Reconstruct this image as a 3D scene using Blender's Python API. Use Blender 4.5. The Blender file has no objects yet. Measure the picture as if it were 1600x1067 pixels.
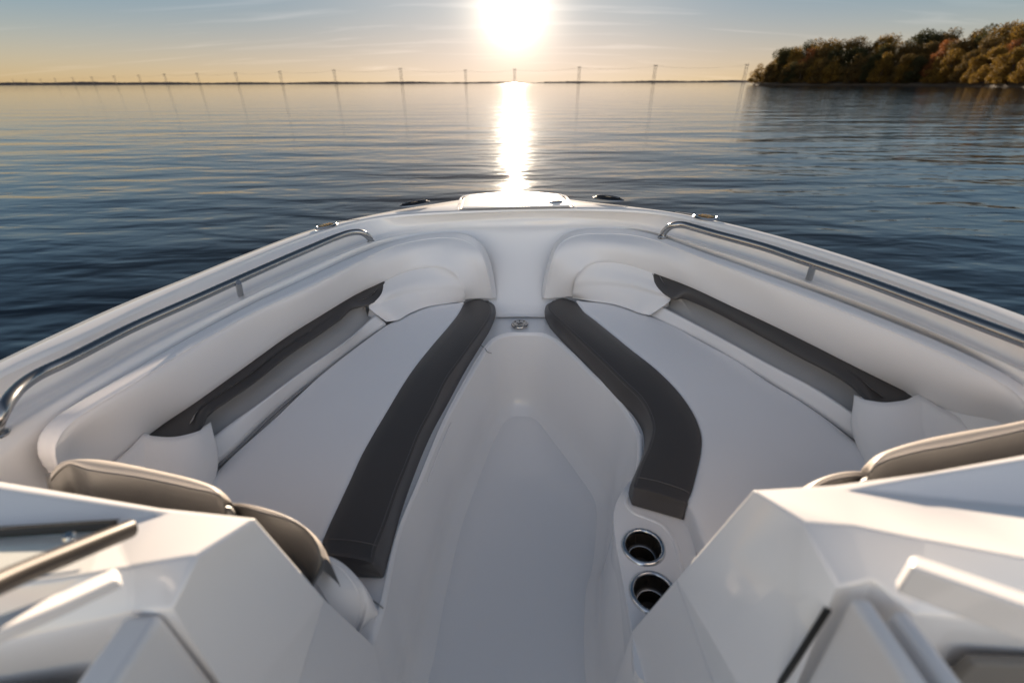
import bpy, bmesh, math, random
from mathutils import Vector, Matrix
R = math.radians
C = bpy.context.scene.collection
SC = bpy.context.scene

# ------------------------------------------------------------------ camera
F = 711.0; TH = R(29.57); TILT = 0.0041          # focal length in px of a 1600 px wide frame (16 mm lens)
CAMZ = 1.95                                       # lens above the water
def dirw(a, b):
    a2 = a + TILT*b; b2 = b - TILT*a
    return Vector((a2, F*math.cos(TH)+b2*math.sin(TH), -F*math.sin(TH)+b2*math.cos(TH)))
cam_loc = Vector((0, 0, CAMZ))
fw = dirw(0, 0).normalized()
up = dirw(0, 1) - dirw(0, 0); up = (up - fw*up.dot(fw)).normalized()
rt = fw.cross(up).normalized()
camd = bpy.data.cameras.new('camera'); cam = bpy.data.objects.new('camera', camd); C.objects.link(cam)
cam.matrix_world = Matrix(((rt.x, up.x, -fw.x, 0), (rt.y, up.y, -fw.y, 0), (rt.z, up.z, -fw.z, CAMZ), (0, 0, 0, 1)))
camd.sensor_width = 36; camd.lens = 16.0
camd.clip_start = 0.02; camd.clip_end = 30000
camd.dof.use_dof = True; camd.dof.focus_distance = 2.0; camd.dof.aperture_fstop = 1.7
SC.camera = cam

# ------------------------------------------------------------------ world and sun
SUN_EL = 6.6; SUN_AZ = 0.35
sdir = Vector((math.sin(R(SUN_AZ))*math.cos(R(SUN_EL)), math.cos(R(SUN_AZ))*math.cos(R(SUN_EL)), math.sin(R(SUN_EL))))
w = bpy.data.worlds.new('World'); SC.world = w; w.use_nodes = True
nt = w.node_tree; N = nt.nodes; L = nt.links; N.clear()
def nd(t, **k):
    n = N.new(t)
    for a, b in k.items(): setattr(n, a, b)
    return n
def mth(op, a, b=None, c=None):
    n = nd('ShaderNodeMath', operation=op)
    for i, v in enumerate((a, b, c)):
        if v is None: continue
        if hasattr(v, 'links') or hasattr(v, 'is_linked'): L.new(v, n.inputs[i])
        else: n.inputs[i].default_value = v
    return n.outputs[0]
sky = nd('ShaderNodeTexSky', sky_type='NISHITA'); sky.sun_disc = False
sky.sun_elevation = R(SUN_EL); sky.sun_rotation = R(SUN_AZ)
sky.air_density = 1.0; sky.dust_density = 0.5; sky.ozone_density = 1.8; sky.altitude = 0
SKY = 0.06
tc = nd('ShaderNodeTexCoord')
vn = nd('ShaderNodeVectorMath', operation='NORMALIZE'); L.new(tc.outputs['Generated'], vn.inputs[0])
dt = nd('ShaderNodeVectorMath', operation='DOT_PRODUCT'); L.new(vn.outputs[0], dt.inputs[0]); dt.inputs[1].default_value = sdir
dot = mth('MAXIMUM', dt.outputs['Value'], 0.0)
def glow(p, s, col):
    v = mth('MULTIPLY', mth('POWER', dot, p), s)
    m = nd('ShaderNodeVectorMath', operation='SCALE'); m.inputs[0].default_value = col; L.new(v, m.inputs['Scale'])
    return m.outputs[0]
def vadd(a, b):
    n = nd('ShaderNodeVectorMath', operation='ADD'); L.new(a, n.inputs[0]); L.new(b, n.inputs[1]); return n.outputs[0]
sx = nd('ShaderNodeSeparateXYZ'); L.new(vn.outputs[0], sx.inputs[0])
# thin high cirrus: noise over direction/height, stretched
zz = mth('ADD', mth('MAXIMUM', sx.outputs['Z'], 0.0), 0.12)
cx = nd('ShaderNodeCombineXYZ'); L.new(mth('DIVIDE', sx.outputs['X'], zz), cx.inputs[0]); L.new(mth('DIVIDE', sx.outputs['Y'], zz), cx.inputs[1])
mp = nd('ShaderNodeMapping'); mp.inputs['Rotation'].default_value = (0, 0, R(24)); mp.inputs['Scale'].default_value = (0.55, 2.6, 1); L.new(cx.outputs[0], mp.inputs[0])
nz = nd('ShaderNodeTexNoise'); nz.inputs['Scale'].default_value = 1.3; nz.inputs['Detail'].default_value = 7; nz.inputs['Distortion'].default_value = 0.6
L.new(mp.outputs[0], nz.inputs['Vector'])
cr = nd('ShaderNodeValToRGB'); cr.color_ramp.elements[0].position = 0.55; cr.color_ramp.elements[1].position = 0.78
L.new(nz.outputs['Fac'], cr.inputs[0])
cl = mth('MULTIPLY', cr.outputs[0], 0.18)
GL = 1.0
# the sky towards the sun: soft shoulder (aureole brightness compressed), peach near the horizon and grey-blue higher up
front = mth('POWER', mth('MULTIPLY_ADD', dt.outputs['Value'], .5, .5), 2.0)
def vscale(col, v):
    m = nd('ShaderNodeVectorMath', operation='SCALE'); m.inputs[0].default_value = col; L.new(v, m.inputs['Scale']); return m.outputs[0]
kk = nd('ShaderNodeVectorMath', operation='MULTIPLY'); L.new(sky.outputs[0], kk.inputs[0]); L.new(vscale((.30, .34, .40), front), kk.inputs[1])
k1 = nd('ShaderNodeVectorMath', operation='ADD'); L.new(kk.outputs[0], k1.inputs[0]); k1.inputs[1].default_value = (1, 1, 1)
k2 = nd('ShaderNodeVectorMath', operation='DIVIDE'); L.new(sky.outputs[0], k2.inputs[0]); L.new(k1.outputs[0], k2.inputs[1])
el = nd('ShaderNodeMapRange', interpolation_type='SMOOTHSTEP'); L.new(sx.outputs['Z'], el.inputs['Value']); el.inputs['From Min'].default_value = -.01; el.inputs['From Max'].default_value = .135
t1_ = nd('ShaderNodeMix', data_type='RGBA'); L.new(el.outputs[0], t1_.inputs['Factor']); t1_.inputs['A'].default_value = (.92, .86, .93, 1); t1_.inputs['B'].default_value = (.50, .67, .92, 1)
el2 = nd('ShaderNodeMapRange', interpolation_type='SMOOTHSTEP'); L.new(sx.outputs['Z'], el2.inputs['Value']); el2.inputs['From Min'].default_value = .16; el2.inputs['From Max'].default_value = .42
t1b = nd('ShaderNodeMix', data_type='RGBA'); L.new(el2.outputs[0], t1b.inputs['Factor']); L.new(t1_.outputs['Result'], t1b.inputs['A']); t1b.inputs['B'].default_value = (.25, .27, .32, 1); t1_ = t1b
t2_ = nd('ShaderNodeMix', data_type='RGBA'); fr2 = nd('ShaderNodeMapRange', interpolation_type='SMOOTHSTEP'); L.new(dt.outputs['Value'], fr2.inputs['Value']); fr2.inputs['From Min'].default_value = .0; fr2.inputs['From Max'].default_value = .5; L.new(fr2.outputs[0], t2_.inputs['Factor']); t2_.inputs['A'].default_value = (2.5, 1.68, 1.38, 1); L.new(t1_.outputs['Result'], t2_.inputs['B'])  # sky behind the camera boosted and warmed as added fill for the interior
base = nd('ShaderNodeVectorMath', operation='MULTIPLY'); L.new(k2.outputs[0], base.inputs[0]); L.new(t2_.outputs['Result'], base.inputs[1])
tot = vadd(base.outputs[0], glow(420, 4.2*GL, (1.0, .84, .64)))
tot = vadd(tot, glow(2500, 38.0*GL, (1.0, .88, .70)))
tot = vadd(tot, glow(30, .9*GL, (1.0, .72, .50)))
mx = nd('ShaderNodeMix', data_type='RGBA'); L.new(cl, mx.inputs['Factor'])
L.new(tot, mx.inputs['A'])
clc = vadd(tot, glow(3, 2.2, (1.0, .80, .66)))
ad2 = nd('ShaderNodeVectorMath', operation='ADD'); L.new(clc, ad2.inputs[0]); ad2.inputs[1].default_value = (1.0, .9, .9)
L.new(ad2.outputs[0], mx.inputs['B'])
bg = nd('ShaderNodeBackground'); bg.inputs['Strength'].default_value = SKY; L.new(mx.outputs['Result'], bg.inputs['Color'])
wo = nd('ShaderNodeOutputWorld'); L.new(bg.outputs[0], wo.inputs['Surface'])

sl = bpy.data.lights.new('sun', 'SUN'); sl.energy = 3.2; sl.angle = R(0.53); sl.color = (1.0, .80, .60)
so = bpy.data.objects.new('sun', sl); C.objects.link(so)
so.rotation_euler = (-sdir).to_track_quat('-Z', 'Y').to_euler(); so.location = (0, 40, 30)

SC.view_settings.view_transform = 'Standard'; SC.view_settings.look = 'None'
SC.view_settings.gamma = 1.0; SC.view_settings.exposure = 2.18
SC.view_settings.use_curve_mapping = False
SC.cycles.max_bounces = 10
SC.cycles.sample_clamp_indirect = 6

# ------------------------------------------------------------------ materials
def mat(name, col, rough=.5, metal=0., coat=0., coat_r=.05, bump=None, var=None, ior=None, spec=None, rvar=None, obj=False):
    m = bpy.data.materials.new(name); m.use_nodes = True
    n = m.node_tree.nodes; l = m.node_tree.links; b = n['Principled BSDF']
    b.inputs['Base Color'].default_value = (*col, 1); b.inputs['Roughness'].default_value = rough
    b.inputs['Metallic'].default_value = metal; b.inputs['Coat Weight'].default_value = coat; b.inputs['Coat Roughness'].default_value = coat_r
    if ior: b.inputs['IOR'].default_value = ior
    if spec is not None: b.inputs['Specular IOR Level'].default_value = spec
    t = n.new('ShaderNodeTexCoord')
    if var:                                   # (scale, amount)
        z = n.new('ShaderNodeTexNoise'); z.inputs['Scale'].default_value = var[0]; z.inputs['Detail'].default_value = 5
        l.new(t.outputs['Object'], z.inputs['Vector'])
        r = n.new('ShaderNodeMapRange'); r.inputs['To Min'].default_value = 1-var[1]; r.inputs['To Max'].default_value = 1+var[1]
        l.new(z.outputs['Fac'], r.inputs['Value'])
        s = n.new('ShaderNodeVectorMath'); s.operation = 'SCALE'; s.inputs[0].default_value = col; l.new(r.outputs[0], s.inputs['Scale'])
        l.new(s.outputs[0], b.inputs['Base Color'])
    if rvar:
        z = n.new('ShaderNodeTexNoise'); z.inputs['Scale'].default_value = rvar[0]; z.inputs['Detail'].default_value = 6
        l.new(t.outputs['Object'], z.inputs['Vector'])
        r = n.new('ShaderNodeMapRange'); r.inputs['To Min'].default_value = rough-rvar[1]; r.inputs['To Max'].default_value = rough+rvar[1]
        l.new(z.outputs['Fac'], r.inputs['Value']); l.new(r.outputs[0], b.inputs['Roughness'])
    if bump:                                  # (kind, scale, strength, distance)
        if bump[0] == 'noise':
            z = n.new('ShaderNodeTexNoise'); z.inputs['Detail'].default_value = 4; o = z.outputs['Fac']
        else:
            z = n.new('ShaderNodeTexVoronoi'); o = z.outputs['Distance']
        z.inputs['Scale'].default_value = bump[1]; l.new(t.outputs['Object'], z.inputs['Vector'])
        bp = n.new('ShaderNodeBump'); bp.inputs['Strength'].default_value = bump[2]; bp.inputs['Distance'].default_value = bump[3]
        l.new(o, bp.inputs['Height']); l.new(bp.outputs[0], b.inputs['Normal'])
    return m
GEL = mat('gelcoat', (.86, .84, .83), .28, coat=.8, coat_r=.06)
FLOOR = mat('gelcoat_floor', (.86, .84, .83), .28, coat=.8, coat_r=.08)
VIN = mat('white_vinyl', (.84, .82, .815), .50, bump=('voronoi', 420, .10, .0005), var=(4, .02))
PERF = mat('perforated_vinyl', (.82, .80, .79), .50, bump=('voronoi', 260, .30, .0008), var=(4, .02))
RSHADE = mat('taupe_recess_shade', (.20, .18, .155), .5, bump=('noise', 500, .2, .0006))  # dark tone stands in for the shade in the recesses below the brows
PADT = mat('grey_pad_vinyl', (.40, .365, .33), .42, bump=('voronoi', 420, .2, .0006))
DARK = mat('charcoal_vinyl', (.060, .054, .052), .40, bump=('voronoi', 420, .14, .0006), var=(6, .05))
TAUPE = mat('woven_taupe_vinyl', (.058, .055, .053), .34, coat=.25, coat_r=.3, bump=('voronoi', 520, .5, .0008), var=(30, .12))
THREAD = mat('thread', (.12, .115, .115), .6)
PIPE = mat('white_piping', (.84, .82, .82), .45)
STEEL = mat('polished_steel', (.62, .62, .63), .12, metal=1., rvar=(20, .04))
RAILM = mat('brushed_rail_steel', (.46, .455, .45), .22, metal=1.)
DKST = mat('dark_polished_steel', (.22, .21, .21), .16, metal=1.)
SATIN = mat('satin_steel', (.50, .49, .48), .24, metal=1., rvar=(60, .05))
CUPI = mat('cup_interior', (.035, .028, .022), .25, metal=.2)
BRASS = mat('brass_slat', (.75, .55, .28), .25, metal=1.)
BLACK = mat('black_rubber', (.012, .012, .012), .5)
BRONZE = mat('anodised_frame', (.050, .042, .036), .38, metal=.3)
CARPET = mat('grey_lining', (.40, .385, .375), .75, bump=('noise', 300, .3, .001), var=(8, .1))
GROOVE = mat('seam_shadow_gap', (.30, .29, .285), .6)
HULL = mat('hull_gelcoat', (.76, .75, .74), .2, coat=.6)
GLASS = bpy.data.materials.new('windscreen_glass'); GLASS.use_nodes = True
gn = GLASS.node_tree.nodes; gl = GLASS.node_tree.links; gn.remove(gn['Principled BSDF'])
g_t = gn.new('ShaderNodeBsdfTransparent'); g_t.inputs[0].default_value = (.90, .91, .88, 1); g_g = gn.new('ShaderNodeBsdfGlossy'); g_g.inputs['Roughness'].default_value = .02
g_f = gn.new('ShaderNodeValue'); g_f.outputs[0].default_value = .07; g_m = gn.new('ShaderNodeMixShader')
gl.new(g_f.outputs[0], g_m.inputs[0]); gl.new(g_t.outputs[0], g_m.inputs[1]); gl.new(g_g.outputs[0], g_m.inputs[2]); gl.new(g_m.outputs[0], gn['Material Output'].inputs['Surface'])

# ------------------------------------------------------------------ helpers
def tag(o, label=None, cat=None, group=None, kind=None):
    if label: o['label'] = label
    if cat: o['category'] = cat
    if group: o['group'] = group
    if kind: o['kind'] = kind
    return o
def mesh(name, V, Fc, m, parent=None, smooth=True, angle=32):
    me = bpy.data.meshes.new(name); me.from_pydata([tuple(v) for v in V], [], Fc)
    bm = bmesh.new(); bm.from_mesh(me)
    bmesh.ops.remove_doubles(bm, verts=bm.verts, dist=1e-5)
    bmesh.ops.recalc_face_normals(bm, faces=bm.faces)
    bm.to_mesh(me); bm.free()
    if smooth:
        for p in me.polygons: p.use_smooth = True
        me.set_sharp_from_angle(angle=R(angle))
    me.materials.append(m)
    o = bpy.data.objects.new(name, me); C.objects.link(o)
    if parent: o.parent = parent
    return o
class MB:
    def __init__(s): s.V = []; s.F = []
    def add(s, V, Fc):
        k = len(s.V); s.V += [Vector(v) for v in V]; s.F += [tuple(i+k for i in f) for f in Fc]; return s
    def build(s, name, m, parent=None, **k): return mesh(name, s.V, s.F, m, parent, **k)
def grid(rows):
    V = [v for r in rows for v in r]; n = len(rows[0]); Fc = []
    for i in range(len(rows)-1):
        for j in range(n-1): Fc.append((i*n+j, i*n+j+1, (i+1)*n+j+1, (i+1)*n+j))
    return V, Fc
def cr_seg(p0, p1, p2, p3, t):
    def d(a, b): return max((a-b).length, 1e-6)**.5
    t1 = d(p1, p0); t2 = t1+d(p2, p1); t3 = t2+d(p3, p2); u = t1+(t2-t1)*t
    A1 = p0*((t1-u)/t1)+p1*(u/t1); A2 = p1*((t2-u)/(t2-t1))+p2*((u-t1)/(t2-t1)); A3 = p2*((t3-u)/(t3-t2))+p3*((u-t2)/(t3-t2))
    B1 = A1*((t2-u)/t2)+A2*(u/t2); B2 = A2*((t3-u)/(t3-t1))+A3*((u-t1)/(t3-t1))
    return B1*((t2-u)/(t2-t1))+B2*((u-t1)/(t2-t1))
def dense(pts, k=14):
    p = [Vector(q) for q in pts]
    if len(p) == 2: return [p[0].lerp(p[1], i/k) for i in range(k+1)]
    e = [p[0]*2-p[1]]+p+[p[-1]*2-p[-2]]; out = []
    for i in range(len(p)-1):
        for j in range(k): out.append(cr_seg(e[i], e[i+1], e[i+2], e[i+3], j/k))
    return out+[p[-1]]
def resample(pts, n, k=14):
    d = dense(pts, k); s = [0]
    for a, b in zip(d, d[1:]): s.append(s[-1]+(b-a).length)
    out = []; j = 0
    for i in range(n):
        t = s[-1]*i/(n-1)
        while j < len(s)-2 and s[j+1] < t: j += 1
        out.append(d[j].lerp(d[j+1], min(1, max(0, (t-s[j])/max(s[j+1]-s[j], 1e-9)))))
    return out
def smooth(cv, it=8):
    c = list(cv)
    for _ in range(it): c = [c[0]]+[(c[i-1]+c[i]*2+c[i+1])/4 for i in range(1, len(c)-1)]+[c[-1]]
    return c
def polar(pts, angs, c, sm=True):
    d = dense(pts, 14) if sm else [Vector(q) for q in pts]
    A = [math.atan2(p.x-c[0], p.y-c[1]) for p in d]; out = []
    for a in angs:
        if a <= A[0]: out.append(d[0].copy()); continue
        if a >= A[-1]: out.append(d[-1].copy()); continue
        for j in range(len(A)-1):
            if A[j] <= a <= A[j+1]:
                out.append(d[j].lerp(d[j+1], (a-A[j])/max(A[j+1]-A[j], 1e-9))); break
        else: out.append(d[-1].copy())
    return out
def cross(rows, k):                      # k subdivisions with a smooth spline between lofted curves
    if k <= 1: return rows
    cols = [dense([r[i] for r in rows], k) for i in range(len(rows[0]))]
    return [[c[j] for c in cols] for j in range(len(cols[0]))]
def offs(cv, d):                         # sideways offset in plan (positive = to the right of travel)
    out = []
    for i, p in enumerate(cv):
        a = cv[max(0, i-1)]; b = cv[min(len(cv)-1, i+1)]; t = Vector((b.x-a.x, b.y-a.y)); t = t.normalized() if t.length > 1e-9 else Vector((0, 1))
        out.append(Vector((p.x+t.y*d, p.y-t.x*d, p.z)))
    return out
def dz(cv, d): return [Vector((p.x, p.y, p.z+d)) for p in cv]
def setz(cv, z): return [Vector((p.x, p.y, z)) for p in cv]
def loft(curves, n=60, k=1, mb=None, caps=(None, None)):
    rows = cross([resample(c, n) for c in curves], k)
    # end caps: drop the end section down to z, slightly outside the end
    for e, z in enumerate(caps):
        if z is None: continue
        i0, i1 = (0, 1) if e == 0 else (-1, -2)
        add1 = []; add2 = []
        for r in rows:
            t = (r[i0]-r[i1]); t.z = 0; t = t.normalized() if t.length > 1e-9 else Vector((0, 0, 0))
            a = r[i0]+t*.010; a.z = max(z, r[i0].z-.012); b = r[i0]+t*.012; b.z = min(z, r[i0].z)
            add1.append(a); add2.append(b)
        for r, a, b in zip(rows, add1, add2):
            if e == 0: r.insert(0, a); r.insert(0, b)
            else: r.append(a); r.append(b)
    mb = mb or MB(); mb.add(*grid(rows)); return mb
def tube(pts, r, seg=8, n=None, mb=None, caps=True, flat=1.0):
    p = [Vector(q) for q in pts]
    if n: p = resample(p, n)
    V = []; Fc = []; m = len(p)
    for i, q in enumerate(p):
        t = (p[min(i+1, m-1)]-p[max(i-1, 0)]).normalized()
        a = t.cross(Vector((0, 0, 1)));
        if a.length < 1e-4: a = Vector((1, 0, 0))
        a.normalize(); b = a.cross(t)
        for s in range(seg):
            g = 2*math.pi*s/seg; V.append(q+a*(r*math.cos(g))+b*(r*flat*math.sin(g)))
    for i in range(m-1):
        for s in range(seg): Fc.append((i*seg+s, i*seg+(s+1) % seg, (i+1)*seg+(s+1) % seg, (i+1)*seg+s))
    if caps: Fc += [tuple(range(seg)), tuple(range((m-1)*seg, m*seg))]
    mb = mb or MB(); mb.add(V, Fc); return mb
def lathe(prof, c, seg=40, mb=None, sx=1, sy=1, rot=0):
    V = []; Fc = []; n = len(prof)
    for s in range(seg):
        g = 2*math.pi*s/seg
        for r, z in prof:
            x = r*math.cos(g)*sx; y = r*math.sin(g)*sy
            V.append((c[0]+x*math.cos(rot)-y*math.sin(rot), c[1]+x*math.sin(rot)+y*math.cos(rot), c[2]+z))
    for s in range(seg):
        for j in range(n-1): Fc.append((s*n+j, ((s+1) % seg)*n+j, ((s+1) % seg)*n+j+1, s*n+j+1))
    mb = mb or MB(); mb.add(V, Fc); return mb
def slab(poly, th, mb=None):             # polygon (list of 3-D points) given thickness along -z
    p = [Vector(q) for q in poly]; n = len(p)
    V = p+[q-Vector((0, 0, th)) for q in p]
    Fc = [tuple(range(n)), tuple(range(2*n-1, n-1, -1))]+[(i, (i+1) % n, n+(i+1) % n, n+i) for i in range(n)]
    mb = mb or MB(); mb.add(V, Fc); return mb
def bevel(o, wd, seg=3, ang=30):
    b = o.modifiers.new('bevel', 'BEVEL'); b.width = wd; b.segments = seg; b.limit_method = 'ANGLE'; b.angle_limit = R(ang); b.harden_normals = False
    return o
def solid(o, t, off=-1):
    s = o.modifiers.new('solid', 'SOLIDIFY'); s.thickness = t; s.offset = off; return o

# ------------------------------------------------------------------ boat frame
ROLL = R(2.9); HF = 1.575                 # the boat heels a little; floor is HF under the lens
bx = Vector((math.cos(ROLL), 0, math.sin(ROLL))); bz = Vector((-math.sin(ROLL), 0, math.cos(ROLL)))
def bray(x, y):
    d = dirw(x-800, 533.5-y); return Vector((d.dot(bx), d.y, d.dot(bz)))
def P(x, y, h):                            # point of the boat at depth h under the lens
    d = bray(x, y); t = -h/d.z; return Vector((d.x*t, d.y*t, HF-h))
def PX(x, y, X):
    d = bray(x, y); t = X/d.x; return Vector((X, d.y*t, HF+d.z*t))
def T(lst, h=None): return [P(q[0], q[1], q[2] if len(q) > 2 else h) for q in lst]
def Z(h): return HF-h

boat = bpy.data.objects.new('motorboat', None); C.objects.link(boat)
boat.location = cam_loc-bz*HF; boat.rotation_euler = (0, -ROLL, 0)
tag(boat, 'white open bow motorboat with padded bow seats and grab rails, floating on calm water', 'boat')
CC = (-.05, .6)
ANG = [R(-135+270*i/220) for i in range(221)]

G1 = T([(0,561),(100,512),(200,466),(275,436),(360,400),(400,384),(450,364),(512,344),(575,330),(620,321),(675,312.5),(719,305),(760,299.5),(800,297.5),(840,299.5),(875,303),(925,309),(976,314.5),(1020,321),(1075,330),(1120,339),(1200,359),(1335,400),(1425,431),(1500,456),(1600,492)], .585)
def ext(c, dl=0, dr=0, lz=0, rz=0):
    a = c[0]; b = c[-1]
    return [Vector((a.x-.02+dl, -.9, a.z+lz)), Vector((a.x-.015+dl, .3, a.z+lz))]+c+[Vector((b.x+.03+dr, .3, b.z+rz)), Vector((b.x+.035+dr, -.9, b.z+rz))]
G1 = ext(G1)
G2 = ext(T([(0,579),(50,557),(100,536),(200,487),(300,442),(400,399),(450,379),(500,361),(555,345),(600,337),(650,332.5),(725,329),(800,326),(862,325),(925,325),(1000,327.5),(1050,333),(1100,344),(1150,356),(1200,369),(1307,401),(1400,432),(1500,468),(1600,505)], .585))
G3 = ext(T([(0,650,.69),(32,630,.69),(100,597,.685),(200,540,.68),(300,492,.68),(400,445,.68),(475,412,.68),(550,382,.675),(600,365,.672),(650,353,.665),(725,348,.66),(800,345,.655),(862,344,.655),(925,343,.66),(1000,350,.67),(1042,362,.675),(1082,373,.68),(1120,385,.68),(1200,410,.68),(1275,436,.68),(1350,463,.68),(1425,492,.68),(1500,525,.68),(1600,571,.69)]))
G5 = ext(T([(-30,700,.675),(0,677,.672),(50,648,.67),(100,620,.663),(200,560,.660),(300,507,.660),(400,459,.660),(475,422,.660),(550,391,.660),(587,377,.663),(625,367,.672),(662,360,.68),(725,355,.68),(800,354,.68),(862,352,.68),(925,351,.68),(975,353,.678),(1037,366,.672),(1100,387,.663),(1150,402,.660),(1200,419,.660),(1275,447,.660),(1350,475,.660),(1425,505,.660),(1500,537,.660),(1575,570,.67),(1650,605,.672)]))
G6 = ext(T([(-10,712,.690),(20,690,.690),(60,663,.690),(100,640,.690),(200,583,.690),(300,525,.690),(400,472,.690),(475,437,.690),(550,401,.690),(600,381,.690),(650,367,.690),(700,361,.690),(750,360,.690),(800,360,.690),(850,359,.690),(925,356,.690),(975,357,.690),(1012,363,.690),(1050,376,.690),(1100,395,.690),(1150,412,.690),(1200,430,.690),(1275,457,.690),(1350,485,.690),(1425,515,.690),(1500,547,.690),(1575,585,.690),(1640,620,.690)]))
pg = lambda c: smooth(polar(c, ANG, CC), 10)
g1, g2, g3, g5, g6 = map(pg, (G1, G2, G3, G5, G6))
g1 = [Vector((p.x, p.y, p.z-.024*max(0., min(1., (p.y-1.0)/1.6)))) for p in g1]   # the foredeck falls gently towards the stem
# deck cap (gunwale and foredeck)
mid = [a.lerp(b, .5)+Vector((0, 0, .004)) for a, b in zip(g1, g2)]
g1r = [a.lerp(b, .06)+Vector((0, 0, .0)) for a, b in zip(g1, g2)]
g2r = [a.lerp(b, .94)+Vector((0, 0, .001)) for a, b in zip(g1, g2)]
mb = MB(); mb.add(*grid([offs(dz(g1, -.085), -.022), offs(dz(g1, -.07), -.030), offs(dz(g1, -.02), -.014), dz(g1, -.006), g1r, mid, g2r, offs(dz(g2, -.004), .003), offs(dz(g2, -.014), .006)]))
mb.build('gunwale_deck', GEL, boat, angle=50)
# inner liner: coaming face, rail shelf, ridge, trough and bow bulkhead
BASE = [Vector(q) for q in ((-1.30, -.9, Z(1.12)), (-1.28, .3, Z(1.12)), (-1.18, 1.1, Z(1.12)), (-1.05, 1.6, Z(1.12)), (-.86, 2.02, Z(1.12)), (-.6, 2.26, Z(1.12)), (-.35, 2.235, Z(1.10)), (-.16, 2.205, Z(1.085)), (-.013, 2.192, Z(1.08)), (.125, 2.175, Z(1.085)), (.32, 2.18, Z(1.10)), (.55, 2.18, Z(1.12)), (.78, 1.93, Z(1.12)), (.98, 1.5, Z(1.12)), (1.1, 1.1, Z(1.12)), (1.18, .3, Z(1.12)), (1.2, -.9, Z(1.12)))]
gb_ = pg(BASE)
up_ = [a.lerp(b, .45) for a, b in zip(g2, g3)]
rows = [offs(dz(g2, -.012), .005), [a.lerp(b, .25) for a, b in zip(g2, g3)], [a.lerp(b, .8) for a, b in zip(g2, g3)], offs(g3, .012), g5, g6,
        [a.lerp(b, .12) for a, b in zip(g6, gb_)], [a.lerp(b, .55) for a, b in zip(g6, gb_)], [a.lerp(b, .97) for a, b in zip(g6, gb_)], offs(gb_, .02)]
rows = cross(rows, 3)
mb = MB(); mb.add(*grid(rows)); mb.build('inner_liner', GEL, boat, angle=60)
# hull outside
def hullrow(sx, sy, z):
    return [Vector((-.05+(p.x+.05)*sx, (p.y*sy if p.y > 0 else p.y), z)) for p in g1]
mb = MB(); mb.add(*grid([offs(dz(g1, -.085), -.022), hullrow(.99, .99, Z(.72)), hullrow(.95, .955, Z(1.1)), hullrow(.86, .90, Z(1.5)), hullrow(.74, .84, Z(1.9)), hullrow(.5, .7, Z(2.2)), hullrow(.02, .5, Z(2.35))]))
mb.build('hull', HULL, boat, angle=60)
mb = tube(offs(dz(g1, -.045), -.030), .013, 8, mb=None); mb.build('rub_rail', STEEL, boat)

# ------------------------------------------------------------------ foredeck fittings
ZD = Z(.585)
hat = T([(722,328),(727,311),(733,307),(762,304),(800,302.5),(841,303.5),(872,306.5),(882,314),(891,325)], .583)
def inset(poly, f):
    c = sum(poly, Vector((0, 0, 0)))/len(poly); return [c+(p-c)*f for p in poly]
hat = hat[:1]+hat[1:]
g_out = inset(hat, 1.05)
for lst in (hat, g_out):
    for i in (0, len(lst)-1): lst[i].y += .020
bevel(slab(dz(g_out, .0045-.002), .004).build('hatch_gasket', GROOVE, boat, smooth=False), .001, 2)
hh = bevel(slab(dz(hat, .010), .012).build('anchor_hatch', GEL, boat, angle=30), .003, 3)
tube(dz([p for p in inset(hat, 1.10)], .002), .004, 6, n=70).build('hatch_rim', GEL, boat)
lp = P(868, 316.5, .575)
lt = lathe([(0, .006), (.018, .006), (.024, .003), (.026, 0)], lp+Vector((0, 0, .001)), 28, sx=1.5, sy=.9).build('latch', STEEL, hh)
slab([lp+Vector((x*.02, y*.006, .012)) for x, y in ((-1, -1), (1, -1), (1, 1), (-1, 1))], .006).build('latch_pull', SATIN, lt)

def deck_angle(p):
    q = min(range(len(g1)), key=lambda i: (g1[i]-p).length); a = g1[max(q-2, 0)]; b = g1[min(q+2, len(g1)-1)]
    return math.atan2(b.y-a.y, b.x-a.x)
for (x, y) in ((648, 319), (950, 311)):
    p = P(x, y, .582); p.z = ZD+.004; a = deck_angle(p)
    cl_ = lathe([(.0, .010), (.030, .010), (.052, .008), (.064, .003), (.066, -.002)], p, 40, sx=1.45, sy=.70, rot=a).build('cleat', DKST, boat)
    lathe([(0, .0115), (.046, .0110), (.054, .0090)], p, 36, sx=1.45, sy=.64, rot=a).build('cleat_recess', BLACK, cl_)
    d = Vector((math.cos(a), math.sin(a), 0))
    tube([p-d*.070+Vector((0, 0, .010)), p-d*.045+Vector((0, 0, .014)), p+Vector((0, 0, .016)), p+d*.045+Vector((0, 0, .014)), p+d*.070+Vector((0, 0, .010))], .008, 10, n=20, flat=.5).build('cleat_horn', DKST, cl_)
for (x, y) in ((510, 353), (1103, 339.5)):
    p = P(x, y, .582); p.z = ZD+.004; a = deck_angle(p)
    rim = lathe([(.040, .002), (.043, .005), (.049, .005), (.056, -.002)], p, 40, sx=1.15, sy=.80, rot=a).build('deck_light', RAILM, boat)
    lathe([(0, .002), (.036, .0025)], p, 30, sx=1.15, sy=.72, rot=a).build('recess', BLACK, rim)
    d = Vector((math.cos(a), math.sin(a), 0)); e = Vector((-d.y, d.x, 0)); sm = MB()
    for i in range(5):
        o = (i-2)*.014; wd = .022*math.sqrt(max(0, 1-(o/.042)**2))
        q = p+d*o; slab([q+d*sx_*.0028+e*sy_*wd+Vector((0, 0, .0065)) for sx_, sy_ in ((-1, -1), (1, -1), (1, 1), (-1, 1))], .004, sm)
    sm.build('slats', BRASS, rim, smooth=False)
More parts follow.
